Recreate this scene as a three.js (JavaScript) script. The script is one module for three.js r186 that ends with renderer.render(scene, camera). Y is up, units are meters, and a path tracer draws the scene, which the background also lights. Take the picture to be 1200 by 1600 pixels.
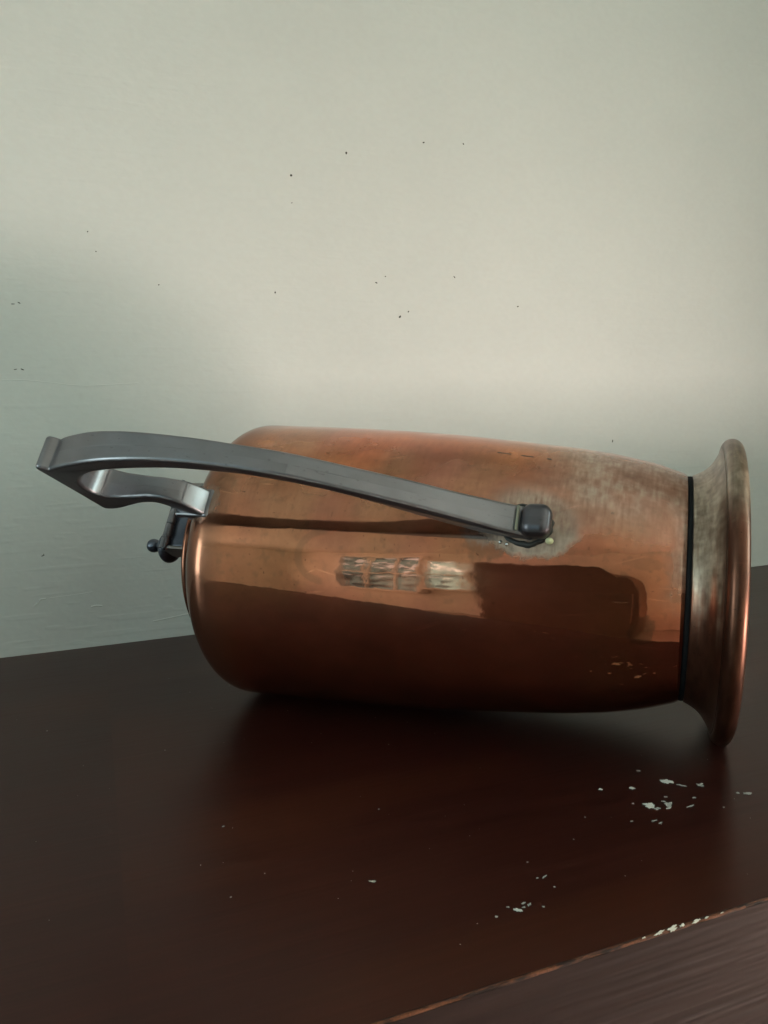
import * as THREE from 'three';
import { RoundedBoxGeometry } from 'three/addons/geometries/RoundedBoxGeometry.js';
import { mergeGeometries } from 'three/addons/utils/BufferGeometryUtils.js';
import { RectAreaLightUniformsLib } from 'three/addons/lights/RectAreaLightUniformsLib.js';
RectAreaLightUniformsLib.init();

// ------------------------------------------------------------------ camera, exposure
// Axes: x runs along the wall, y is up (shelf top at 0), z points from the wall into the room.
const scene = new THREE.Scene();
scene.background = new THREE.Color(0x000000);
const camera = new THREE.PerspectiveCamera(2 * Math.atan(800 / 1202) * 180 / Math.PI, 3 / 4, 0.01, 40);
camera.position.set(0, 0.14275, 0.5064);
camera.up.set(0.06793, 0.99134, -0.1124);
camera.lookAt(0 + 0.35044, 0.14275 - 0.12919, 0.5064 - 0.92763);
const renderer = new THREE.WebGLRenderer({ antialias: true });
renderer.toneMapping = THREE.LinearToneMapping;
renderer.toneMappingExposure = 1.0;
renderer.shadowMap.enabled = true;

// ------------------------------------------------------------------ lamps: daylight through windows out of view, placed to light wall and room
const FLOOR = -0.95, CEIL = 1.45, X0 = -4.0, X1 = 3.2, Z1 = 2.2;
const WINDOWS = [   // place of the centre, turn, size, strength and colour of the daylight, brightness of the view in the panes
  { at: [2.45, -0.6, Z1], turn: Math.PI, w: 1.25, h: 0.5, light: 97, color: [1, 0.81, 0.71], glow: 1.5 },  // unseen low window, placed to light the wall from below right
  { at: [X1, 0.65, 1.2], turn: -Math.PI / 2, w: 1.4, h: 1.0, light: 16, color: [0.7, 1, 0.92], glow: 1.5 },  // unseen, placed to brighten the room all round
  { at: [-2.55, 0.5, Z1], turn: Math.PI, w: 1.0, h: 1.4, light: 0, color: [0.85, 1, 0.9], glow: 1.9 },
  { at: [-1.82, 0.5, Z1], turn: Math.PI, w: 0.25, h: 1.05, light: 0, color: [0.85, 1, 0.9], glow: 6 },
  { at: [X0, 0.5, 0.52], turn: Math.PI / 2, w: 0.9, h: 1.7, light: 8.5, color: [0.76, 1, 0.98], glow: 1.5 },  // unseen, placed to light the lower left of the wall
];
for (const w of WINDOWS) {
  if (!w.light) continue;                                 // a shaded garden: seen in the copper, gives next to no light
  const l = new THREE.RectAreaLight(new THREE.Color().setRGB(...w.color), w.light, w.w, w.h), n = new THREE.Vector3(Math.sin(w.turn), 0, Math.cos(w.turn));
  l.position.set(...w.at).addScaledVector(n, 0.08); l.lookAt(l.position.clone().add(n));
  scene.add(l);
}

// ------------------------------------------------------------------ helpers
let seed = 7;
const rnd = () => { seed = (seed * 1664525 + 1013904223) >>> 0; return seed / 4294967296; };
const hash = (x, y, s) => { let h = Math.imul(x, 374761393) ^ Math.imul(y, 668265263) ^ Math.imul(s, 2147483647 - 58); h = Math.imul(h ^ (h >>> 13), 1274126177); return ((h ^ (h >>> 16)) >>> 0) / 4294967296; };
const fade = (t) => t * t * (3 - 2 * t);
function noise(x, y, s, px = 1e9) {                       // value noise, periodic in x
  const xi = Math.floor(x), yi = Math.floor(y), u = fade(x - xi), v = fade(y - yi);
  const a = ((xi % px) + px) % px, b = (((xi + 1) % px) + px) % px;
  const p = hash(a, yi, s), q = hash(b, yi, s), r = hash(a, yi + 1, s), t = hash(b, yi + 1, s);
  return p + (q - p) * u + (r - p) * v + (p - q - r + t) * u * v;
}
function fbm(x, y, s, n = 4) { let a = 0, k = 0.5, t = 0; for (let i = 0; i < n; i++) { a += k * noise(x, y, s + i * 17); t += k; k *= 0.5; x *= 2.03; y *= 2.03; } return a / t; }
const sm = (a, b, x) => { const t = Math.min(1, Math.max(0, (x - a) / (b - a))); return t * t * (3 - 2 * t); };
const mix = (a, b, t) => a + (b - a) * t;
const enc = (v) => { v = Math.min(1, Math.max(0, v)); return Math.round(255 * (v <= 0.0031308 ? 12.92 * v : 1.055 * Math.pow(v, 1 / 2.4) - 0.055)); };
function tex(w, h, fn, srgb, wrapS = THREE.RepeatWrapping, wrapT = THREE.RepeatWrapping) {   // fn(u, v) -> three linear numbers; v runs up
  const d = new Uint8Array(w * h * 4);
  for (let j = 0; j < h; j++) for (let i = 0; i < w; i++) {
    const c = fn((i + 0.5) / w, (j + 0.5) / h), o = (j * w + i) * 4;
    for (let k = 0; k < 3; k++) d[o + k] = srgb ? enc(c[k]) : Math.round(255 * Math.min(1, Math.max(0, c[k])));
    d[o + 3] = 255;
  }
  const t = new THREE.DataTexture(d, w, h); t.magFilter = t.minFilter = THREE.LinearFilter; t.wrapS = wrapS; t.wrapT = wrapT;
  if (srgb) t.colorSpace = THREE.SRGBColorSpace;
  t.needsUpdate = true; return t;
}
const rgb = (r, g, b) => new THREE.Color().setRGB(r, g, b);
const used = {};
function numbered(n) { const k = used[n] = (used[n] ?? -1) + 1; return k ? `${n}_${String(k).padStart(3, '0')}` : n; }
function mesh(name, geo, mat, parent) {
  const m = new THREE.Mesh(geo, mat); m.name = parent === scene ? numbered(name) : name; m.castShadow = m.receiveShadow = true; parent.add(m); return m;
}
function struct(name, geo, mat) { const m = mesh(name, geo, mat, scene); m.userData.kind = 'structure'; return m; }
function thing(name, label, category, pos = [0, 0, 0], group) {
  const g = new THREE.Group(); g.name = numbered(name); g.position.set(...pos); g.userData = { label, category };
  if (group) g.userData.group = group;
  scene.add(g); return g;
}
function box(w, h, d, x = 0, y = 0, z = 0) { return new THREE.BoxGeometry(w, h, d).translate(x, y, z); }
function uvXY(geo, ax = 'x', ay = 'y', su = 1, sv = 1, ou = 0, ov = 0) {  // uv in metres times a scale
  const p = geo.attributes.position, uv = new Float32Array(p.count * 2), k = { x: 'getX', y: 'getY', z: 'getZ' };
  for (let i = 0; i < p.count; i++) { uv[2 * i] = p[k[ax]](i) * su + ou; uv[2 * i + 1] = p[k[ay]](i) * sv + ov; }
  geo.setAttribute('uv', new THREE.BufferAttribute(uv, 2)); return geo;
}

// ------------------------------------------------------------------ the wall behind the jug
// painted plaster: roller and brush relief, a hairline crack, faint mottling
const WU = 1.0, WV = 0.6;                                 // metres covered by one repeat of the wall maps
const wallBump = tex(2048, 1228, (u, v) => {
  const x = u * WU * 1000, y = v * WV * 1000;            // millimetres
  let h = 0.5 + 0.16 * (fbm(x / 14, y / 2.2, 3, 3) - 0.5) + 0.16 * (fbm(x / 2.4, y / 1.6, 5, 2) - 0.5) + 0.5 * (fbm(x / 70, y / 45, 9, 3) - 0.5);
  const worn = sm(140, 20, y) * 0.6 + 0.4;
  h += worn * 0.28 * Math.pow(sm(0.62, 0.86, noise(x / 16 + 3 * noise(x / 30, y / 9, 4), y / 2.3, 21)), 2);
  return [h, h, h];
}, false);
const wallMap = tex(1024, 614, (u, v) => {
  const x = u * WU * 1000, y = v * WV * 1000;
  const m = 0.985 + 0.05 * (fbm(x / 60, y / 50, 31, 4) - 0.5) + 0.03 * (noise(x / 3, y / 2, 33) - 0.5);
  return [0.565 * m, 0.57 * m, 0.55 * m];
}, true);
const plaster = new THREE.MeshStandardMaterial({ map: wallMap, bumpMap: wallBump, bumpScale: 0.00035, roughness: 0.62 });
const wall = struct('wall', uvXY(box(X1 - X0, CEIL - FLOOR, 0.12, (X0 + X1) / 2, (CEIL + FLOOR) / 2, -0.06), 'x', 'y', 1 / WU, 1 / WV, 0.3, 0.02), plaster);
wall.userData.label = 'pale green cream painted wall with fly specks behind the shelf';
// fly specks and flecks of dirt stuck on the paint: [x, y, length mm, width mm, turn]
const dirtMat = new THREE.MeshStandardMaterial({ color: rgb(0.045, 0.04, 0.035), roughness: 0.8 });
for (const [x, y, l, w, r] of [
  [0.1328, 0.2954, 1.7, 1.5, 0.3], [0.1707, 0.3126, 1.8, 1.5, 1], [0.2267, 0.3244, 1.7, 1.1, 0.2], [0.2569, 0.3264, 1.5, 0.7, 2.2],
  [0.1897, 0.2301, 2.0, 0.9, 2.8], [0.1964, 0.2345, 1.1, 0.8, 0], [0.2488, 0.2361, 1.9, 0.7, 2.2], [0.3002, 0.2171, 1.5, 1.0, 0.1],
  [0.2066, 0.2078, 2.2, 1.3, 0.6], [0.213, 0.2114, 1.3, 1.1, 0.9], [0.1192, 0.2215, 1.4, 1.0, 1.4], [0.3859, 0.1156, 2.4, 1.1, 1.5],
  [-0.0317, 0.0607, 2.4, 0.7, 0.4], [-0.0312, 0.0613, 1.6, 0.5, 1.2], [0.0461, 0.2238, 1.1, 0.7, 0.5], [0.007, 0.2532, 1.0, 0.7, 0.8], [0.0109, 0.242, 1.0, 0.7, 2.4],
  [0.1326, 0.2784, 0.9, 0.6, 0.7], [-0.0367, 0.2101, 2.6, 0.6, 0.1], [-0.0333, 0.2109, 2.2, 0.6, 2.6], [-0.0383, 0.1726, 2.0, 0.5, 0.1], [-0.0345, 0.1726, 2.2, 0.8, 2.7],
]) {
  const g = new THREE.IcosahedronGeometry(0.5, 2), p = g.attributes.position, s0 = Math.floor(rnd() * 1000);
  for (let i = 0; i < p.count; i++) { const k = 0.7 + 0.6 * noise(p.getX(i) * 3 + 9, p.getY(i) * 3 + 5, s0); p.setXYZ(i, p.getX(i) * k, p.getY(i) * k, p.getZ(i)); }
  g.scale(l * 0.00088, w * 0.00088, 0.0007).rotateZ(r); g.computeVertexNormals();
  const m = mesh('fly_speck', g, dirtMat, wall); m.position.set(x, y, 0.0001);
}
// ridges and blobs of thick old paint, and the hairline crack on the left
const ridgeMat = new THREE.MeshStandardMaterial({ color: rgb(0.565, 0.57, 0.55), roughness: 0.6 });
for (const [pts, r] of [
  [[[-0.0395, 0.0295], [-0.037, 0.0315], [-0.0355, 0.0335], [-0.032, 0.0338]], 0.00045],
  [[[-0.0065, 0.0258], [-0.0035, 0.0262], [0.0, 0.0256]], 0.0006],
    [[[-0.03, 0.034], [-0.015, 0.0345], [-0.005, 0.0352]], 0.00022],
  [[[0.03, 0.012], [0.045, 0.0135], [0.06, 0.0155]], 0.0005],
  [[[-0.055, 0.166], [-0.037, 0.1665], [-0.02, 0.1648], [-0.006, 0.163], [0.004, 0.1628], [0.03, 0.164]], 0.00028],
]) {
  const g = new THREE.TubeGeometry(new THREE.CatmullRomCurve3(pts.map(([x, y]) => new THREE.Vector3(x, y, 0))), 24, r, 6).scale(1, 1, 0.7);
  mesh('paint_ridge', g, ridgeMat, wall);
}

// ------------------------------------------------------------------ the shelf: one dark varnished board
const SD = 0.3515, ST = 0.068, SX0 = -1.1, SX1 = 0.91, ER = 0.0009;
const woodLine = (x, y, s) => fbm(x / 60 + 0.4 * fbm(x / 90, y / 12, s + 50, 2), y / 1.6, s, 4);
const shelfMap = tex(2048, 1024, (u, v) => {
  const x = u * 1200, y = v * 360, g = woodLine(x, y, 41), b = fbm(x / 120, y / 50, 47, 3), st = sm(0.6, 0.8, fbm(x / 26, y / 0.9, 44, 3));
  const k = 0.75 + 0.5 * g + 0.25 * (b - 0.5) + 0.22 * st;
  return [0.0265 * k + 0.007 * sm(0.5, 0.75, b), 0.0066 * k + 0.002 * sm(0.5, 0.75, b), 0.0048 * k];
}, true);
const shelfRough = tex(2048, 1024, (u, v) => {
  const x = u * 1200, y = v * 360;
  const r = 0.335 + 0.05 * (woodLine(x, y, 41) - 0.5) + 0.04 * (fbm(x / 45, y / 30, 61, 3) - 0.5) + 0.03 * sm(0.66, 0.85, fbm(x / 30, y / 1.2, 63, 3));
  return [1, r, 0];
}, false);
const shelfBump = tex(2048, 1024, (u, v) => { const h = 0.5 + 0.5 * (woodLine(u * 1200, v * 360, 41) - 0.5) + 0.3 * (fbm(u * 300, v * 50, 66, 2) - 0.5); return [h, h, h]; }, false);
const varnish = new THREE.MeshPhysicalMaterial({ map: shelfMap, roughnessMap: shelfRough, bumpMap: shelfBump, bumpScale: 0.00004, roughness: 1, metalness: 0, specularIntensity: 0.72, specularColor: rgb(1, 0.62, 0.55) });
const frontMap = tex(2048, 128, (u, v) => {
  const x = u * 1200, y = v * 75, g = woodLine(x * 1.3, y + 2.5 * fbm(x / 70, y / 20, 77, 3), 71), w = sm(0.56, 0.8, fbm(x / 38, y / 0.8, 73, 4)) * sm(0.35, 0.6, fbm(x / 50, y / 14, 79, 3)), k = 0.5 + 0.9 * g;
  return [mix(0.017 * k, 0.05, w * 0.5), mix(0.0095 * k, 0.036, w * 0.5), mix(0.0085 * k, 0.033, w * 0.5)];
}, true);
const frontBump = tex(2048, 128, (u, v) => { const h = woodLine(u * 1560, v * 75, 71); return [h, h, h]; }, false);
const frontMat = new THREE.MeshPhysicalMaterial({ map: frontMap, bumpMap: frontBump, bumpScale: 0.0005, roughness: 0.55, specularIntensity: 0.2, specularColor: rgb(1, 0.75, 0.72) });
const shelf = thing('wooden_shelf', 'dark brown varnished wooden shelf with worn front edge, under the copper jug', 'shelf');
{
  const top = new THREE.PlaneGeometry(SX1 - SX0, SD - ER, 1, 1).rotateX(-Math.PI / 2).translate((SX0 + SX1) / 2, 0, (SD - ER) / 2);
  mesh('shelf_top', uvXY(top, 'x', 'z', 1 / 1.2, 1 / 0.36), varnish, shelf);
  const core = box(SX1 - SX0, ST - 0.002, SD - 0.004, (SX0 + SX1) / 2, -ST / 2 - 0.001, (SD - 0.004) / 2);
  mesh('board', core, new THREE.MeshStandardMaterial({ color: rgb(0.02, 0.01, 0.008), roughness: 0.5 }), shelf);
  const front = new THREE.PlaneGeometry(SX1 - SX0, ST - ER, 1, 1).translate((SX0 + SX1) / 2, -ER - (ST - ER) / 2, SD);
  mesh('front_face', uvXY(front, 'x', 'y', 1 / 1.2, 1 / 0.075), frontMat, shelf);
}
// the arris, where the varnish is rubbed through to the orange wood: a narrow uneven rounded strip
{
  const n = 900, m = 6, pos = [], uv = [], idx = [];
  for (let i = 0; i <= n; i++) for (let j = 0; j <= m; j++) {
    const x = mix(-0.35, 0.6, i / n), a = (j / m) * Math.PI / 2, w = 1 - 0.25 * sm(0.5, 0.8, noise(x * 140, 3, 81)) - 0.25 * noise(x * 900, 5, 82);
    const r = ER * w, off = ER * (1 - w) * 0.45;
    pos.push(x, -ER + r * Math.cos(a) * 1 + (j === 0 ? ER - r : off), SD - ER + r * Math.sin(a) + (j === m ? ER - r : off));
    uv.push(x * 6, j / m);
    if (i < n && j < m) { const o = i * (m + 1) + j; idx.push(o, o + 1, o + m + 1, o + 1, o + m + 2, o + m + 1); }
  }
  const g = new THREE.BufferGeometry(); g.setAttribute('position', new THREE.Float32BufferAttribute(pos, 3)); g.setAttribute('uv', new THREE.Float32BufferAttribute(uv, 2)); g.setIndex(idx); g.computeVertexNormals();
  const edgeMap = tex(2048, 16, (u, v) => {
    const x = u * 900, t = sm(0.32, 0.62, fbm(x / 22, v * 1.5, 91, 4)) * sm(0, 0.25, v) * 1, k = 0.7 + 0.6 * noise(x / 2, v * 4, 93);
    return [mix(0.018, 0.105 * k, t), mix(0.008, 0.036 * k, t), mix(0.006, 0.017 * k, t)];
  }, true);
  mesh('worn_edge', g, new THREE.MeshPhysicalMaterial({ map: edgeMap, roughness: 0.6, specularIntensity: 0.25 }), shelf);
  for (const [a, b] of [[SX0, -0.35], [0.6, SX1]]) mesh('edge_strip', box(b - a, ER, ER, (a + b) / 2, -ER / 2 - 0.0004, SD - ER / 2 - 0.0004), varnish, shelf);
}
// flakes and smears of pale paint on the board: [x, z, length, width (mm), turn, tone]
const paintMat = [[0.56, 0.56, 0.52], [0.34, 0.33, 0.31], [0.42, 0.4, 0.34]].map((c) => new THREE.MeshStandardMaterial({ color: rgb(...c), roughness: 0.75 }));
function flake(l, w, turn, h) {
  const pts = [], n = 34, s0 = Math.floor(rnd() * 999);
  for (let i = 0; i < n; i++) { const t = i / n * Math.PI * 2, k = 0.35 + 0.95 * noise(Math.cos(t) * 2.4 + 9, Math.sin(t) * 2.4 + 9, s0) + 0.4 * (rnd() - 0.5); pts.push(new THREE.Vector2(Math.cos(t) * l / 2 * k, Math.sin(t) * w / 2 * k)); }
  return new THREE.ExtrudeGeometry(new THREE.Shape(pts), { depth: h, bevelEnabled: false }).rotateX(-Math.PI / 2).rotateY(turn);
}
for (const [x, z, l, w, r, tone] of [
  [0.17016, 0.27891, 1.5, 1.3, 0.2, 0], [0.18167, 0.28283, 1.7, 2.0, 0.9, 0], [0.1972, 0.2840, 5.2, 3.2, -0.5, 0], [0.1999, 0.2885, 3.6, 0.9, -0.9, 1],
  [0.17935, 0.2955, 4.2, 4.2, 0.4, 0], [0.1801, 0.2985, 2.2, 1.6, 0, 1], [0.1856, 0.2978, 3.8, 2.4, 0.7, 1], [0.1838, 0.2999, 3.0, 0.8, 0.1, 0], [0.2062, 0.2912, 1.6, 2.4, 0.3, 1],
  [0.2074, 0.2905, 1.6, 0.8, 0.2, 0], [0.2176, 0.3028, 3.4, 1.8, -0.4, 1], [0.2144, 0.3012, 1.2, 1.4, 0.4, 1], [0.1975, 0.2976, 1.2, 0.8, -0.6, 1],
  [0.1883, 0.2931, 1.4, 0.6, -0.4, 1], [0.1918, 0.3018, 3.2, 0.6, 0.1, 1], [0.193, 0.2725, 1.7, 0.6, -0.5, 1], [0.20206, 0.30705, 0.9, 0.6, 0.4, 1], [0.16615, 0.30193, 0.9, 0.6, 0, 1], [0.17346, 0.3046, 2.2, 0.6, 0, 1],
  [0.1745, 0.3066, 1.8, 0.5, 0.2, 1], [0.1745, 0.2923, 1.0, 0.8, -0.6, 1], [0.1855, 0.2953, 1.4, 0.8, -0.3, 1],
  [0.10541, 0.3284, 3.0, 1.4, -0.75, 0], [0.1076, 0.3278, 1.0, 0.6, 0.2, 1], [0.10856, 0.3262, 1.3, 0.6, 0.2, 1], [0.1096, 0.3274, 1.4, 0.9, 0.4, 1], [0.0984, 0.3284, 0.9, 0.7, 0.1, 0], [0.1129, 0.3298, 0.8, 0.5, -0.6, 1],
  [0.1035, 0.326, 0.9, 0.4, -0.5, 1], [0.1209, 0.3176, 2.4, 0.5, 0.4, 1], [0.1187, 0.3173, 0.9, 0.5, 0.1, 1], [0.12032, 0.3089, 0.6, 0.5, 0, 1], [0.07162, 0.2992, 2.3, 0.7, -0.5, 2],
  [0.03436, 0.2489, 0.8, 0.5, 0.2, 1], [0.08855, 0.2595, 0.6, 0.5, 0, 1], [0.03, 0.29, 0.6, 0.5, 0, 1],
]) { const m = mesh('paint_flake', flake(l / 1000, w / 1000, r, 0.00018), paintMat[tone], shelf); m.position.set(x, 0.0001, z); }
for (const [x, l, w] of [[0.136, 5.5, 1.6], [0.1405, 4.6, 2.2], [0.1438, 2.6, 1.4], [0.1492, 5, 1.4], [0.1525, 2.2, 1.0], [0.158, 1.6, 0.7], [0.131, 2, 0.7]]) {
  const m = mesh('paint_flake', flake(l / 1000 * 0.7, w / 1000 * 0.5, 0.1, 0.0005).rotateX(Math.PI / 4), paintMat[2], shelf); m.position.set(x, -0.0004, SD - 0.0006);
}
{ // grains of dust
  const gs = [];
  for (let i = 0; i < 90; i++) {
    const near = rnd() < 0.6, x = near ? 0.02 + 0.2 * rnd() : -0.05 + 0.45 * rnd(), z = 0.08 + 0.265 * rnd(), r = 0.00008 + 0.00016 * rnd() * rnd();
    gs.push(new THREE.IcosahedronGeometry(1, 0).scale(r * (1 + rnd()), r * 0.6, r).rotateY(rnd() * 6).translate(x, r * 0.5, z));
  }
  const d = mesh('dust', mergeGeometries(gs), paintMat[0], shelf); d.userData.kind = 'stuff';
}

// ------------------------------------------------------------------ the jug, lying on its side
// Its own axes: y runs from the foot to the lid, x points where the handle stands out.
const jug = thing('copper_jug', 'tarnished copper jug with grey metal handle lying on its side on the shelf', 'jug', [0.24906, 0.06388, 0.25828]);
jug.setRotationFromMatrix(new THREE.Matrix4().makeBasis(new THREE.Vector3(-0.5499, 0.52238, 0.65171), new THREE.Vector3(-0.75552, 0.02157, -0.65478), new THREE.Vector3(-0.3561, -0.85244, 0.3828)));
const UVS = 0.26;                                         // metres of axis covered by the copper maps
function lathe(profile, seg = 192) {                     // profile: [s, r] pairs from the foot up; u = angle, v = axis
  const pos = [], uv = [], idx = [], n = profile.length;
  for (let i = 0; i < n; i++) for (let j = 0; j <= seg; j++) {
    const t = -Math.PI + 2 * Math.PI * j / seg, [s, r] = profile[i];
    pos.push(Math.cos(t) * r, s, Math.sin(t) * r); uv.push(j / seg, (s + 0.01) / UVS);
    if (i < n - 1 && j < seg) { const o = i * (seg + 1) + j, q = o + seg + 1; idx.push(o, q, o + 1, o + 1, q, q + 1); }
  }
  const g = new THREE.BufferGeometry(); g.setAttribute('position', new THREE.Float32BufferAttribute(pos, 3)); g.setAttribute('uv', new THREE.Float32BufferAttribute(uv, 2)); g.setIndex(idx); g.computeVertexNormals(); return g;
}
function smooth(pts, n) {                                // a smooth line through 2-D points
  return new THREE.CatmullRomCurve3(pts.map(([a, b]) => new THREE.Vector3(a, b, 0)), false, 'centripetal').getPoints(n).map((p) => [p.x, p.y]);
}
// patches in the copper: angle from the handle (degrees, + towards the shelf) and height above the foot (mm)
const blob = (a, s, a0, s0, ra, rs) => { const d = Math.hypot((a - a0) / ra, (s - s0) / rs); return d; };
const strokes = [];
for (let i = 0; i < 90; i++) strokes.push([rnd() * 360 - 180, rnd() * 230, (rnd() - 0.5) * 0.9, 2 + rnd() * 7, 0.12 + rnd() * 0.16]);
const TW = 2048, TH = 1280;
const copperState = new Float32Array(TW * TH * 6);
for (let j = 0; j < TH; j++) for (let i = 0; i < TW; i++) {
  const a = ((i + 0.5) / TW) * 360 - 180, s = ((j + 0.5) / TH) * UVS * 1000 - 10, x = a * 1.13, y = s;   // x in mm round the body
  const n1 = fbm(x / 26, y / 26, 101, 5), n2 = fbm(x / 9, y / 14, 107, 4), n3 = fbm(x / 2.2, y / 2.2, 113, 3), n4 = fbm(x / 55, y / 40, 117, 3), brush = fbm(x / 6.5, y / 1.1, 121, 3);
  // base metal: brown tarnish to orange and olive brown
  const orange = sm(0.34, 0.76, n1 + 0.25 * Math.max(0, 1 - blob(a, s, -34, 96, 16, 48)) ), olive = sm(0.42, 0.78, n4 + 0.2 * Math.max(0, 1 - blob(a, s, -22, 190, 40, 36)));
  let c = [0.375, 0.123, 0.073];
  c = [mix(c[0], 0.46, orange), mix(c[1], 0.145, orange), mix(c[2], 0.08, orange)];
  c = [mix(c[0], 0.38, olive * 0.7), mix(c[1], 0.155, olive * 0.7), mix(c[2], 0.075, olive * 0.7)];
  const k = 1.0 + 0.34 * (n2 - 0.5) + 0.16 * (n3 - 0.5); c = c.map((q) => q * k);
  let rough = 0.035 + 0.03 * (n1 - 0.5) + 0.02 * (n3 - 0.5), metal = 0.94;
  rough += 0.03 * sm(0.5, 0.7, fbm(x / 20, y / 30, 131, 4));
  // a dull patchy oxide skin on the uppermost side, with extra brightness in its colour
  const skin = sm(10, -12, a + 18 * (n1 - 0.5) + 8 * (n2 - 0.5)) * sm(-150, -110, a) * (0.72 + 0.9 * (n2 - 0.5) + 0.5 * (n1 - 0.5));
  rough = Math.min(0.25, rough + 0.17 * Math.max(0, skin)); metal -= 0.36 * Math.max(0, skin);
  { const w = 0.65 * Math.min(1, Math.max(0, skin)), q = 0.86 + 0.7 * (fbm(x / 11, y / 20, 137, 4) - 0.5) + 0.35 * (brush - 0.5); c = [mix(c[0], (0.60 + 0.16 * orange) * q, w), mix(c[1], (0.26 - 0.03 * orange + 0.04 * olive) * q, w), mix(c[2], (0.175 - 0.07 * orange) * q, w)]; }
  const toned = Math.max(sm(17, 16, s), 0.8 * sm(203, 217, s + 8 * (n2 - 0.5)));        // foot and shoulder: tarnish deepened in colour to dim window reflections there
  rough = mix(rough, s < 100 ? 0.2 : 0.23, toned * (0.8 + 0.5 * (n2 - 0.5))); metal = mix(metal, 0.82, toned);
  if (s < 17) c = [mix(c[0], 0.15, 0.9), mix(c[1], 0.06, 0.9), mix(c[2], 0.036, 0.9)].map((q) => q * (0.8 + 0.6 * (brush - 0.4)) * (s < 5.2 ? 0.6 : 0.8));
  else c = [mix(c[0], 0.15, 0.85 * toned), mix(c[1], 0.07, 0.85 * toned), mix(c[2], 0.044, 0.85 * toned)];
  // dried metal polish round the handle's foot and down to the groove
  const n5 = fbm(x / 4.5, y / 6, 181, 4), edge = 0.4 * (n2 - 0.5) + 0.5 * (n3 - 0.5) + 0.5 * (brush - 0.5) + 0.5 * (n5 - 0.5);
  let res = 0;
  const grain = 0.5 * brush + 0.3 * n5 + 0.2 * n3;                                    // wiped on in strokes round the body
  const ringOut = blob(a, s, -3.5, 75, 16, 21), ringIn = blob(a, s, -2, 75, 7, 9);
  const low = sm(-6, 6, a);                                                            // its lower border is the crispest and whitest
  res = Math.max(res, sm(1.2 - 0.12 * low, 0.55 + 0.3 * low, ringOut + 0.35 * edge) * sm(0.55, 1.05, ringIn + 0.3 * edge) * (0.74 + 0.25 * low + 0.8 * (grain - 0.5)));
  const cloud = sm(0.3, 0.68, 0.55 * n1 + 0.3 * n2 + 0.15 * n4);
  const fan = sm(84, 54, s + 14 * (n2 - 0.5)) * sm(-64, -46, a + 6 * (n2 - 0.5)) * sm(8, -16, a + 14 * (n1 - 0.5) + (s < 36 ? 0.25 * (36 - s) : 0));
  res = Math.max(res, fan * (0.42 + 0.58 * cloud) * (0.8 + 0.7 * (grain - 0.5)));
  res = Math.max(res, sm(28, 18, s + 5 * (n2 - 0.5)) * sm(15.8, 17, s) * sm(-80, -40, a) * sm(44, -6, a + 16 * (n2 - 0.5)) * (0.6 + 1.0 * (grain - 0.5)));
  const foot = sm(16.6, 15.5, s) * sm(4.6, 6.6, s + 2 * (n2 - 0.5)) * sm(-100, -60, a) * sm(36, 6, a + 26 * (n2 - 0.5) + 34 * (fbm(y / 1.3, a / 40, 191, 3) - 0.5));
  res = Math.max(res, foot * (0.62 + 1.0 * (grain - 0.5)));
  res = Math.max(res, 0.3 * sm(0.5, 0.75, fbm(x / 5, y / 8, 187, 3)) * sm(5, 3, s) * sm(-110, -60, a) * sm(10, -10, a));
  res = Math.max(res, 0.5 * sm(1.3, 0.7, blob(a, s, 0, 219, 9, 7) + edge) );
  // dark marks: patches under the handle, tarnish spots, a blotch, a curved line
  let dark = 0.75 * sm(1.25, 0.75, blob(a, s, 6, 92, 8, 11) + edge) + 0.35 * sm(1.3, 0.8, blob(a, s, -2, 158, 6, 16) + edge) * sm(0.4, 0.7, n2) + 0.4 * sm(1.3, 0.9, blob(a, s, 10.6, 33, 2.5, 7) + edge);
  dark = Math.max(dark, 0.4 * sm(0.6, 0.85, fbm(x / 3.1, y / 3.1, 141, 3)) * sm(0.4, 0.65, n4));
  dark = Math.max(dark, 0.8 * sm(1.1, 0.9, blob(a, s, 38, 33, 7, 5) + 0.7 * edge));
  const line = Math.abs(blob(a, s, 17, 158, 9, 12) - 1); dark = Math.max(dark, 0.45 * sm(0.2, 0.08, line) * sm(0, 3, s - 157));
  const grey = sm(1.2, 0.5, blob(a, s, 5, 95, 5, 8) + edge) * 0.4;
  c = [mix(c[0], 0.16, dark * 0.75), mix(c[1], 0.085, dark * 0.75), mix(c[2], 0.05, dark * 0.75)];
  c = [mix(c[0], 0.33, grey), mix(c[1], 0.3, grey), mix(c[2], 0.28, grey)];
  // the row of small dents and scratches
  const da = a + 36.3 + (s - 73) * 0.05; if (Math.abs(da) < 0.55 && s > 72 && s < 96) { const q = sm(0.42, 0.6, noise(s / 2.6, 3, 151)); c = c.map((v) => v * (1 - 0.8 * q)); }
  for (const [sa, ss, sl, len, dp] of strokes) { const u = s - ss; if (Math.abs(u) < len) { let w = a - sa - sl * u; if (Math.abs(w) < 0.28) c = c.map((v) => v * (1 + dp * 1.6 * (1 - Math.abs(u) / len))); } }
  const speck = noise(x / 0.9, y / 0.9, 161); if (speck > 0.965) c = c.map((v) => v * 0.45);
  res = Math.min(1, Math.max(0, res));
  const rc = [0.44, 0.325, 0.255].map((v, q) => v * (0.8 + 0.5 * (n3 - 0.5) + 0.5 * (brush - 0.5)) + (s < 17 ? [-0.02, 0.005, -0.01][q] : 0));
  c = c.map((v, q) => mix(v, rc[q], res));
  rough = Math.min(0.25, rough + 0.15 * res); metal = mix(metal, 0.08, res); if (s < 17) rough = 0.32; rough = mix(rough, 0.26, Math.min(1, dark * 0.4) * (1 - res));
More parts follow.
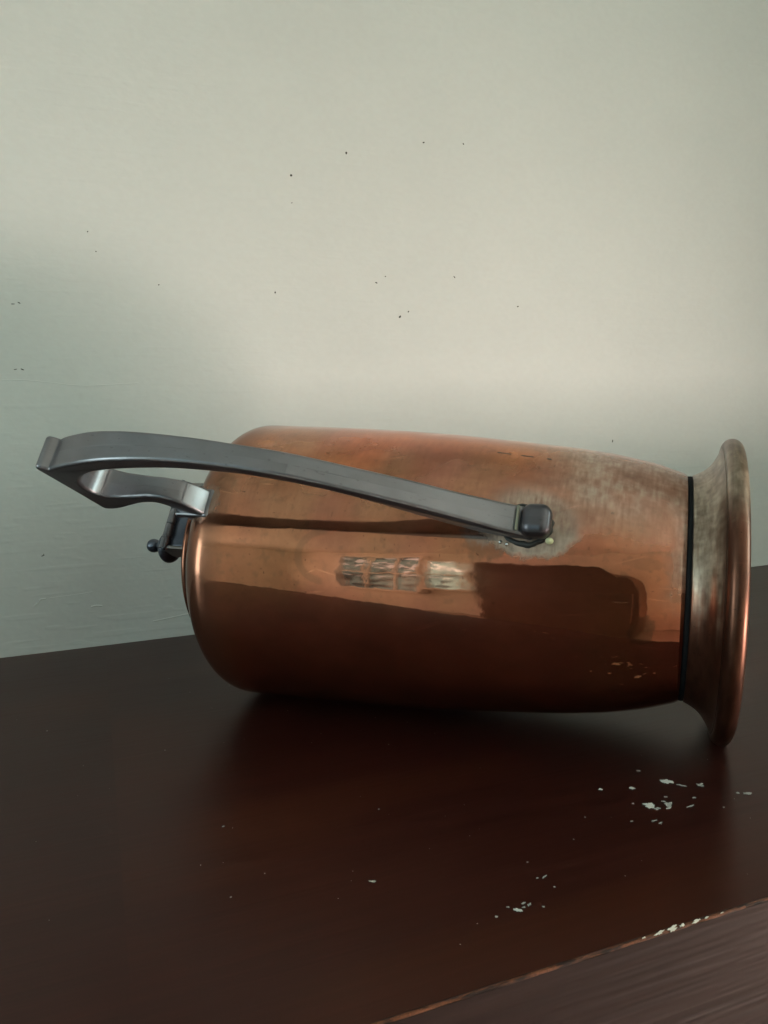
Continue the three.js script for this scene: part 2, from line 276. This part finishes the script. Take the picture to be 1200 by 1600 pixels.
  copperState.set([c[0], c[1], c[2], rough, metal, 0], (j * TW + i) * 6);
}
const st = (u, v) => copperState.subarray((Math.floor(v * TH) * TW + Math.floor(u * TW)) * 6);
const copper = new THREE.MeshPhysicalMaterial({
  map: tex(TW, TH, (u, v) => st(u, v), true), roughness: 1, metalness: 1,
});
copper.roughnessMap = copper.metalnessMap = tex(TW, TH, (u, v) => { const q = st(u, v); return [1, q[3], q[4]]; }, false);
copper.bumpMap = tex(1024, 640, (u, v) => { const x = u * 400, y = v * 260, h = 0.5 + 0.6 * (fbm(x / 34, y / 44, 171, 3) - 0.5) + 0.06 * (fbm(x / 3, y / 5, 173, 2) - 0.5); return [h, h, h]; }, false);
copper.bumpScale = 0.0003;

const BODY = [[0.0180, 0.0485], [0.0192, 0.0492], [0.024, 0.0509], [0.028, 0.0523], [0.032, 0.0535], [0.036, 0.0545], [0.04, 0.0554], [0.048, 0.0571], [0.056, 0.0583], [0.064, 0.0594], [0.08, 0.0611], [0.1, 0.063], [0.12, 0.0648], [0.14, 0.0661], [0.16, 0.0671], [0.18, 0.0678], [0.2, 0.0683], [0.2145, 0.06868]];
const shoulder = [];
for (let i = 1; i <= 44; i++) { const t = i / 44 * Math.PI / 2; shoulder.push([0.215 + 0.018 * Math.sin(t) ** (2 / 2.5), 0.0387 + 0.03 * Math.cos(t) ** (2 / 2.5)]); }
mesh('body', lathe([[0.0179, 0.047], ...smooth(BODY, 160), ...shoulder]), copper, jug);
const FOOT = [...smooth([[0.0158, 0.0484], [0.0138, 0.0493], [0.0107, 0.0512], [0.0085, 0.0534], [0.0067, 0.0562], [0.0055, 0.0588], [0.0051, 0.0602]], 40)];
for (let i = 0; i <= 24; i++) { const t = Math.PI * (i / 24) - 0.15; FOOT.push([0.0011 + 0.0039 * Math.cos(t), 0.0603 + 0.0040 * Math.sin(t)]); }
FOOT.push([-0.0016, 0.0575], [0.001, 0.054], [0.003, 0.045], [0.0035, 0.0001]);
mesh('foot', lathe([[0.0163, 0.047], ...FOOT].reverse()), copper, jug);
const blackMat = new THREE.MeshPhysicalMaterial({ color: rgb(0.009, 0.009, 0.010), roughness: 0.8, specularIntensity: 0.3 });
mesh('groove', lathe([[0.0150, 0.0470], [0.0156, 0.0479], [0.0168, 0.0481], [0.0180, 0.0480], [0.0186, 0.0470]]), blackMat, jug);

// grey metal: dull, darkened, with fine wear
const pewterMap = tex(1024, 1024, (u, v) => {
  const x = u * 160, y = v * 160, n = fbm(x / 12, y / 12, 201, 5), f = fbm(x / 1.5, y / 4, 205, 3), p = sm(0.76, 0.95, fbm(x / 1.1, y / 2.2, 209, 2));
  const k = (0.86 + 0.3 * (n - 0.5) + 0.07 * (f - 0.5)) * (1 - 0.3 * p);
  return [0.235 * k, 0.225 * k, 0.242 * k];
}, true);
const pewterRough = tex(1024, 1024, (u, v) => { const x = u * 160, y = v * 160; return [1, 0.345 + 0.07 * (fbm(x / 9, y / 9, 211, 5) - 0.5) + 0.03 * (fbm(x / 1.2, y / 1.2, 215, 2) - 0.5), 1]; }, false);
const pewterBump = tex(1024, 1024, (u, v) => { const h = 0.5 + 0.7 * (fbm(u * 16, v * 16, 221, 2) - 0.5); return [h, h, h]; }, false);
const pewter = new THREE.MeshStandardMaterial({ map: pewterMap, roughnessMap: pewterRough, roughness: 1, metalness: 0.92, bumpMap: pewterBump, bumpScale: 0.00025 });
const uvBoxy = (g) => { // metres, by the way each face points
  const p = g.attributes.position, n = g.attributes.normal, uv = new Float32Array(p.count * 2);
  for (let i = 0; i < p.count; i++) {
    const ax = Math.abs(n.getX(i)), ay = Math.abs(n.getY(i)), az = Math.abs(n.getZ(i));
    uv[2 * i] = (az > ax && az > ay ? p.getX(i) : ax > ay ? p.getZ(i) : p.getX(i)) / 0.16; uv[2 * i + 1] = (ay > ax && ay > az ? p.getZ(i) : p.getY(i)) / 0.16;
  }
  g.setAttribute('uv', new THREE.BufferAttribute(uv, 2)); return g;
};
// the handle's outline seen from the side: [s, r] in mm, smooth runs joined at corners
const RUNS = [
  [[74, 62.8], [78, 65.8], [87, 70.4], [96.4, 75.6], [114.5, 86.2], [133, 96], [151, 104.8], [163, 110], [179.4, 115], [195, 118.8], [212, 121.2], [228, 121.8], [243, 120.4], [254, 117.6], [262.5, 114.8], [266, 113.2]],
  [[266.6, 112.7], [267.5, 113.4], [269, 114.7], [270.8, 115.2], [272.3, 114.4], [272.5, 112.5]],
  [[272.3, 111.5], [271.3, 104], [270, 94], [268.6, 82], [267.8, 75.4]],
  [[267.2, 74.2], [266.2, 73.4], [264.5, 73.2]],
  [[263, 73.3], [257.5, 73.9], [250, 76.2], [243, 77.8], [236.5, 77], [233, 73.8], [231.3, 68], [230.8, 59]],
  [[218, 59], [216.5, 64], [217.3, 68], [220.5, 75.2], [224, 79.6], [228, 82.2], [233, 84], [238, 84.5], [246, 84.5], [253, 84.8], [258, 86.5], [260.7, 89.6], [261.6, 95], [260, 100.3], [256, 104.9], [251, 108.5], [246, 110.8], [238, 112.6], [229.5, 113.5], [218, 113.9], [207.5, 113.6], [190, 111.2], [172, 107], [153, 99.8], [135, 89.8], [117.2, 78], [104.2, 69.8], [92, 63.6], [84, 61.6], [74, 60.6]],
];
const BV = 0.0016;
const outline = [];                                       // resampled every 0.7 mm
for (const r of RUNS) { const c = new THREE.CatmullRomCurve3(r.map(([a, b]) => new THREE.Vector3(b / 1000, a / 1000, 0)), false, 'centripetal'), n = Math.max(2, Math.round(c.getLength() / 0.0007)); for (const p of c.getSpacedPoints(n)) outline.push(new THREE.Vector2(p.x, p.y)); }
const lerpT = (t, x) => { for (let i = 1; i < t.length; i++) if (x < t[i][0] || i === t.length - 1) return mix(t[i - 1][1], t[i][1], Math.min(1, Math.max(0, (x - t[i - 1][0]) / (t[i][0] - t[i - 1][0])))); };
const ARM = [[0.06, 0.0068], [0.08, 0.0062], [0.1, 0.0055], [0.14, 0.0051], [0.18, 0.0052], [0.205, 0.0058], [0.225, 0.0066], [0.25, 0.0076], [0.275, 0.0078]], LEG = [[0.2, 0.0064], [0.217, 0.0064], [0.228, 0.0052], [0.238, 0.0052], [0.25, 0.0063], [0.262, 0.0076], [0.28, 0.0078]];
const half = (s, r) => { const k = s > 0.2 ? sm(0.104, 0.088, r) : 0; return mix(lerpT(ARM, s), lerpT(LEG, s), k); };
{
  const n = outline.length, M = 7, ring = [], pos = [], idx = [], cw = THREE.ShapeUtils.isClockWise(outline) ? 1 : -1;
  const nor = outline.map((p, i) => { const a = outline[(i + n - 2) % n], b = outline[(i + 2) % n], d = new THREE.Vector2(b.x - a.x, b.y - a.y).normalize(); return new THREE.Vector2(-d.y * cw, d.x * cw); });
  for (let k = 0; k <= M; k++) { const t = k / M * Math.PI / 2; ring.push([BV * (1 - Math.cos(t)), -BV * (1 - Math.sin(t))]); }   // inset, height
  const levels = [...ring.map(([a, b]) => [a, b, 1]).reverse(), ...ring.map(([a, b]) => [a, b, -1])];
  for (const [inset, drop, side] of levels) outline.forEach((p, i) => {
    const h = half(p.y, p.x);
    pos.push(p.x - nor[i].x * inset, p.y - nor[i].y * inset, side * (h + drop));
  });
  for (let l = 0; l < levels.length - 1; l++) for (let i = 0; i < n; i++) { const a = l * n + i, b = l * n + (i + 1) % n, c = a + n, d = b + n; if (cw > 0) idx.push(a, b, c, b, d, c); else idx.push(a, c, b, b, c, d); }
  const flat = outline.map((p, i) => new THREE.Vector2(p.x - nor[i].x * BV, p.y - nor[i].y * BV)), tri = THREE.ShapeUtils.triangulateShape(flat, []), L = (levels.length - 1) * n;
  for (const [a, b, c] of tri) { const up = (flat[b].x - flat[a].x) * (flat[c].y - flat[a].y) - (flat[b].y - flat[a].y) * (flat[c].x - flat[a].x) > 0; if (up) idx.push(a, b, c, L + a, L + c, L + b); else idx.push(a, c, b, L + a, L + b, L + c); }
  const g = new THREE.BufferGeometry(); g.setAttribute('position', new THREE.Float32BufferAttribute(pos, 3)); g.setIndex(idx); g.computeVertexNormals();
  const handle = mesh('handle', uvBoxy(g), pewter, jug);
  const bl = new RoundedBoxGeometry(0.0095, 0.0118, 0.0136, 6, 0.0042).translate(0.0652, 0.0728, 0);
  const blackened = pewter.clone(); blackened.color = rgb(0.5, 0.48, 0.5);
  mesh('end_block', uvBoxy(bl), blackened, handle);
  mesh('solder_line', uvBoxy(new RoundedBoxGeometry(0.0012, 0.0012, 0.0105, 2, 0.0004).translate(0.0679, 0.0797, 0)), new THREE.MeshStandardMaterial({ color: rgb(0.2, 0.19, 0.14), roughness: 0.8 }), handle);
  const crumb = new THREE.IcosahedronGeometry(0.0016, 2).scale(1, 1, 0.8).translate(0.0622, 0.0675, 0.0066);
  mesh('solder_crumb', crumb, new THREE.MeshStandardMaterial({ color: rgb(0.62, 0.6, 0.36), roughness: 0.7 }), handle);
  const fl = new RoundedBoxGeometry(0.004, 0.017, 0.0136, 3, 0.0012).translate(0.0672, 0.2245, 0).rotateZ(0);
  mesh('mounting_plate', uvBoxy(fl), pewter, handle);
}
// dark ring painted as gap shade under the end block, with small bright drops
{
  const g = new THREE.TorusGeometry(0.0088, 0.0014, 8, 60).rotateY(Math.PI / 2).scale(1, 1.06, 0.9), p = g.attributes.position;
  for (let i = 0; i < p.count; i++) { const k = 1 + 0.16 * (noise(p.getY(i) * 500 + 50, p.getZ(i) * 500 + 50, 301) - 0.5); p.setXYZ(i, p.getX(i), p.getY(i) * k, p.getZ(i) * k); }
  g.translate(0.0601, 0.0775, 0); g.computeVertexNormals();
  mesh('gap_shade_ring', g, new THREE.MeshStandardMaterial({ color: rgb(0.02, 0.018, 0.017), roughness: 0.6 }), jug);
  const bright = new THREE.MeshStandardMaterial({ color: rgb(0.5, 0.5, 0.5), roughness: 0.25, metalness: 1 });
  for (const [s, z] of [[0.0865, 0.0078], [0.0838, 0.0085]]) mesh('solder_drop', new THREE.SphereGeometry(0.0008, 12, 8).translate(0.0612, s, z), bright, jug);
}
// lid, its finial and its hinge at the far end
{
  const lid = mesh('lid', lathe([[0.2325, 0.0440], [0.2362, 0.0482], [0.2376, 0.0496], [0.2392, 0.0494], [0.2405, 0.048], ...smooth([[0.2418, 0.0445], [0.2442, 0.037], [0.2466, 0.027], [0.2482, 0.016], [0.249, 0.0001]], 30)]), copper, jug);
  const fin = lathe(smooth([[0.246, 0.0075], [0.252, 0.0058], [0.262, 0.0036], [0.270, 0.0034], [0.2728, 0.0056], [0.2745, 0.0078], [0.2768, 0.0088], [0.279, 0.0080], [0.2806, 0.0056], [0.2815, 0.0030], [0.2828, 0.0019], [0.2842, 0.0021], [0.2853, 0.0032], [0.2875, 0.0037], [0.2897, 0.0031], [0.2909, 0.0014], [0.2911, 0.0001]], 120), 48);
  const darkPewter = pewter.clone(); darkPewter.color = rgb(0.5, 0.55, 0.64);
  mesh('finial', fin.translate(0.006, 0, 0), darkPewter, lid);
  const hinge = mesh('hinge', uvBoxy(new RoundedBoxGeometry(0.010, 0.017, 0.031, 3, 0.0008).translate(0.040, 0.2425, -0.0024)), darkPewter, jug);
  const pale = new THREE.MeshStandardMaterial({ map: pewterMap, color: rgb(0.9, 0.84, 0.72), roughness: 0.5, metalness: 0.8 });
  for (const [w, h, d, x, y, z] of [[0.0125, 0.0022, 0.0345, 0.0405, 0.2515, -0.0024], [0.0125, 0.0165, 0.0016, 0.0405, 0.2425, 0.0142], [0.0125, 0.0165, 0.0016, 0.0405, 0.2425, -0.0190]])
    mesh('hinge_strap', uvBoxy(new RoundedBoxGeometry(w, h, d, 2, 0.0005).translate(x, y, z)), pale, hinge);
  for (const [z, l] of [[-0.0155, 0.0058], [-0.0088, 0.0066], [-0.0014, 0.007], [0.006, 0.0066], [0.0125, 0.0054]]) mesh('hinge_knuckle', uvBoxy(new THREE.CylinderGeometry(0.0021, 0.0021, l, 20).rotateX(Math.PI / 2).translate(0.0462, 0.2505, z)), pewter, hinge);
  mesh('hinge_pin', new THREE.CylinderGeometry(0.0011, 0.0011, 0.037, 12).rotateX(Math.PI / 2).translate(0.0462, 0.2505, -0.0024), darkPewter, hinge);
  const v = new THREE.IcosahedronGeometry(0.001, 3), p = v.attributes.position;
  for (let i = 0; i < p.count; i++) { const k = 0.7 + 0.7 * noise(p.getX(i) * 2500 + 40, p.getY(i) * 2500 + p.getZ(i) * 1700 + 40, 501); p.setXYZ(i, p.getX(i) * k, p.getY(i) * k * 3, p.getZ(i) * k * 1.4); }
  v.computeVertexNormals();
  mesh('verdigris', v.translate(0.0445, 0.2375, 0.0155), new THREE.MeshStandardMaterial({ color: rgb(0.1, 0.24, 0.15), roughness: 0.9 }), jug);
}

// ------------------------------------------------------------------ the room the metal mirrors, with things added to shape light (outside the frame)
const roomMat = new THREE.MeshStandardMaterial({ color: rgb(0.82, 0.82, 0.78), roughness: 0.8 });
const whiteMat = new THREE.MeshStandardMaterial({ color: rgb(0.85, 0.85, 0.82), roughness: 0.6 });
const floorMat = new THREE.MeshStandardMaterial({ color: rgb(0.5, 0.46, 0.4), roughness: 0.8 });
struct('floor', box(X1 - X0, 0.1, Z1, (X0 + X1) / 2, FLOOR - 0.05, Z1 / 2), floorMat);
struct('ceiling', box(X1 - X0, 0.1, Z1, (X0 + X1) / 2, CEIL + 0.05, Z1 / 2), whiteMat);
struct('opposite_wall', box(X1 - X0, CEIL - FLOOR, 0.12, (X0 + X1) / 2, (CEIL + FLOOR) / 2, Z1 + 0.06), roomMat);
struct('left_wall', box(0.12, CEIL - FLOOR, Z1 + 0.24, X0 - 0.06, (CEIL + FLOOR) / 2, Z1 / 2), roomMat);
struct('right_wall', box(0.12, CEIL - FLOOR, Z1 + 0.24, X1 + 0.06, (CEIL + FLOOR) / 2, Z1 / 2), roomMat);
const outside = tex(256, 256, (u, v) => { // leaves in the shade, with chinks of sky
  const n = fbm(u * 9, v * 20, 401, 4), sky = sm(0.57, 0.63, n) * sm(0.25, 0.5, v + 0.3 * (fbm(u * 4, v * 4, 411, 2) - 0.5)), d = sm(0.35, 0.65, fbm(u * 6, v * 12, 407, 3));
  return [mix(0.06 + 0.2 * d, 1.0, sky), mix(0.09 + 0.3 * d, 1.0, sky), mix(0.09 + 0.28 * d, 1.0, sky)];
}, true);
function makeWindow(label, w, h, glow, cols, rows, map) {
  const tint = map ? [0.58, 1, 1.3] : [0.8, 1, 1.1];
  const t = thing('window', label, 'window');
  const f = 0.06;
  mesh('frame', mergeGeometries([box(w + 2 * f, f, 0.07, 0, h / 2 + f / 2, 0.035), box(w + 2 * f, f, 0.09, 0, -h / 2 - f / 2, 0.045), box(f, h, 0.07, -w / 2 - f / 2, 0, 0.035), box(f, h, 0.07, w / 2 + f / 2, 0, 0.035)]), whiteMat, t);
  for (let i = 1; i < cols; i++) mesh('glazing_bar', box(0.03, h, 0.03, -w / 2 + w * i / cols, 0, 0.025), whiteMat, t);
  for (let j = 1; j < rows; j++) mesh('glazing_bar', box(w, 0.03, 0.028, 0, -h / 2 + h * j / rows, 0.025), whiteMat, t);
  const m = new THREE.MeshStandardMaterial({ color: 0x000000, roughness: 0.3, emissive: rgb(...tint), emissiveIntensity: glow, emissiveMap: map ?? null });
  mesh('window_pane', new THREE.PlaneGeometry(w, h).translate(0, 0, 0.004), m, t);
  return t;
}
for (const [label, w, c, r, map] of [
  ['unseen bright low window on the opposite wall, placed to light the wall behind the jug', WINDOWS[0], 2, 1, null],
  ['unseen bright white framed window high on the right hand wall, placed to brighten the room', WINDOWS[1], 3, 2, null],
  ['wide white framed window on the opposite wall, farthest from the dark stand-in', WINDOWS[2], 3, 2, outside],
  ['narrow white framed window between the wide window and the dark stand-in', WINDOWS[3], 1, 2, outside],
  ['unseen bright white framed window on the left hand wall, placed to light the lower left of the wall', WINDOWS[4], 2, 2, null],
]) { const o = makeWindow(label, w.w, w.h, w.glow, c, r, map); o.position.set(...w.at); o.rotation.y = w.turn; }
{
  const t = thing('photographer_stand_in', 'tall dark rounded stand-in for the photographer mirrored in the copper', 'photographer_stand_in', [-0.66, FLOOR, Z1 - 0.31]);  // dark shape added where the copper mirrors the photographer
  const wm = new THREE.MeshStandardMaterial({ color: rgb(0.075, 0.04, 0.026), roughness: 0.55 }), sh = new THREE.Shape();
  sh.moveTo(-0.49, 0); sh.lineTo(0.49, 0); sh.lineTo(0.49, 1.1); sh.quadraticCurveTo(0.46, 1.6, 0.1, 1.69); sh.lineTo(-0.49, 1.74); sh.closePath();
  mesh('added_body', new THREE.ExtrudeGeometry(sh, { depth: 0.55, bevelEnabled: true, bevelSize: 0.01, bevelThickness: 0.01 }).translate(0, 0, -0.26), wm, t);
  for (const x of [0.001]) { const d = mesh('added_door', new RoundedBoxGeometry(0.9, 1.0, 0.025, 2, 0.008).translate(x, 0.58, -0.285), wm, t); mesh('handle', new THREE.SphereGeometry(0.018, 16, 12).translate(0.4, 0.9, -0.315), pewter, d); }
}
{
  const t = thing('added_shade_cupboard', 'tall pale wooden box added beside the shelf to keep window light off the wall', 'added_shade_cupboard', [0.93, FLOOR, 0]);  // added out of view to block the right hand window light
  const wm = new THREE.MeshStandardMaterial({ color: rgb(0.32, 0.2, 0.12), roughness: 0.5 });
  mesh('added_body', new RoundedBoxGeometry(0.6, 2.3, 0.5, 2, 0.01).translate(0.3, 1.15, 0.253), wm, t);
  for (const [y, h] of [[1.55, 1.36], [0.46, 0.74]]) { const d = mesh('added_door', new RoundedBoxGeometry(0.54, h, 0.022, 2, 0.006).translate(0.3, y, 0.513), wm, t); mesh('handle', new THREE.SphereGeometry(0.016, 16, 12).translate(0.08, y, 0.538), pewter, d); }
}
{
  const t = thing('added_shade_table', 'dark wooden table added to keep the low window light off the upper wall', 'table', [1.75, FLOOR, 1.55]);  // added out of view to block low light from the upper wall
  const wm = new THREE.MeshStandardMaterial({ color: rgb(0.09, 0.045, 0.025), roughness: 0.45 });
  mesh('table_top', new RoundedBoxGeometry(2.3, 0.035, 0.9, 2, 0.01).translate(0, 0.78, 0), wm, t);
  for (const x of [-1.05, 1.05]) for (const z of [-0.38, 0.38]) mesh('leg', new THREE.CylinderGeometry(0.03, 0.022, 0.762, 16).translate(x, 0.381, z), wm, t);
}
renderer.render(scene, camera);
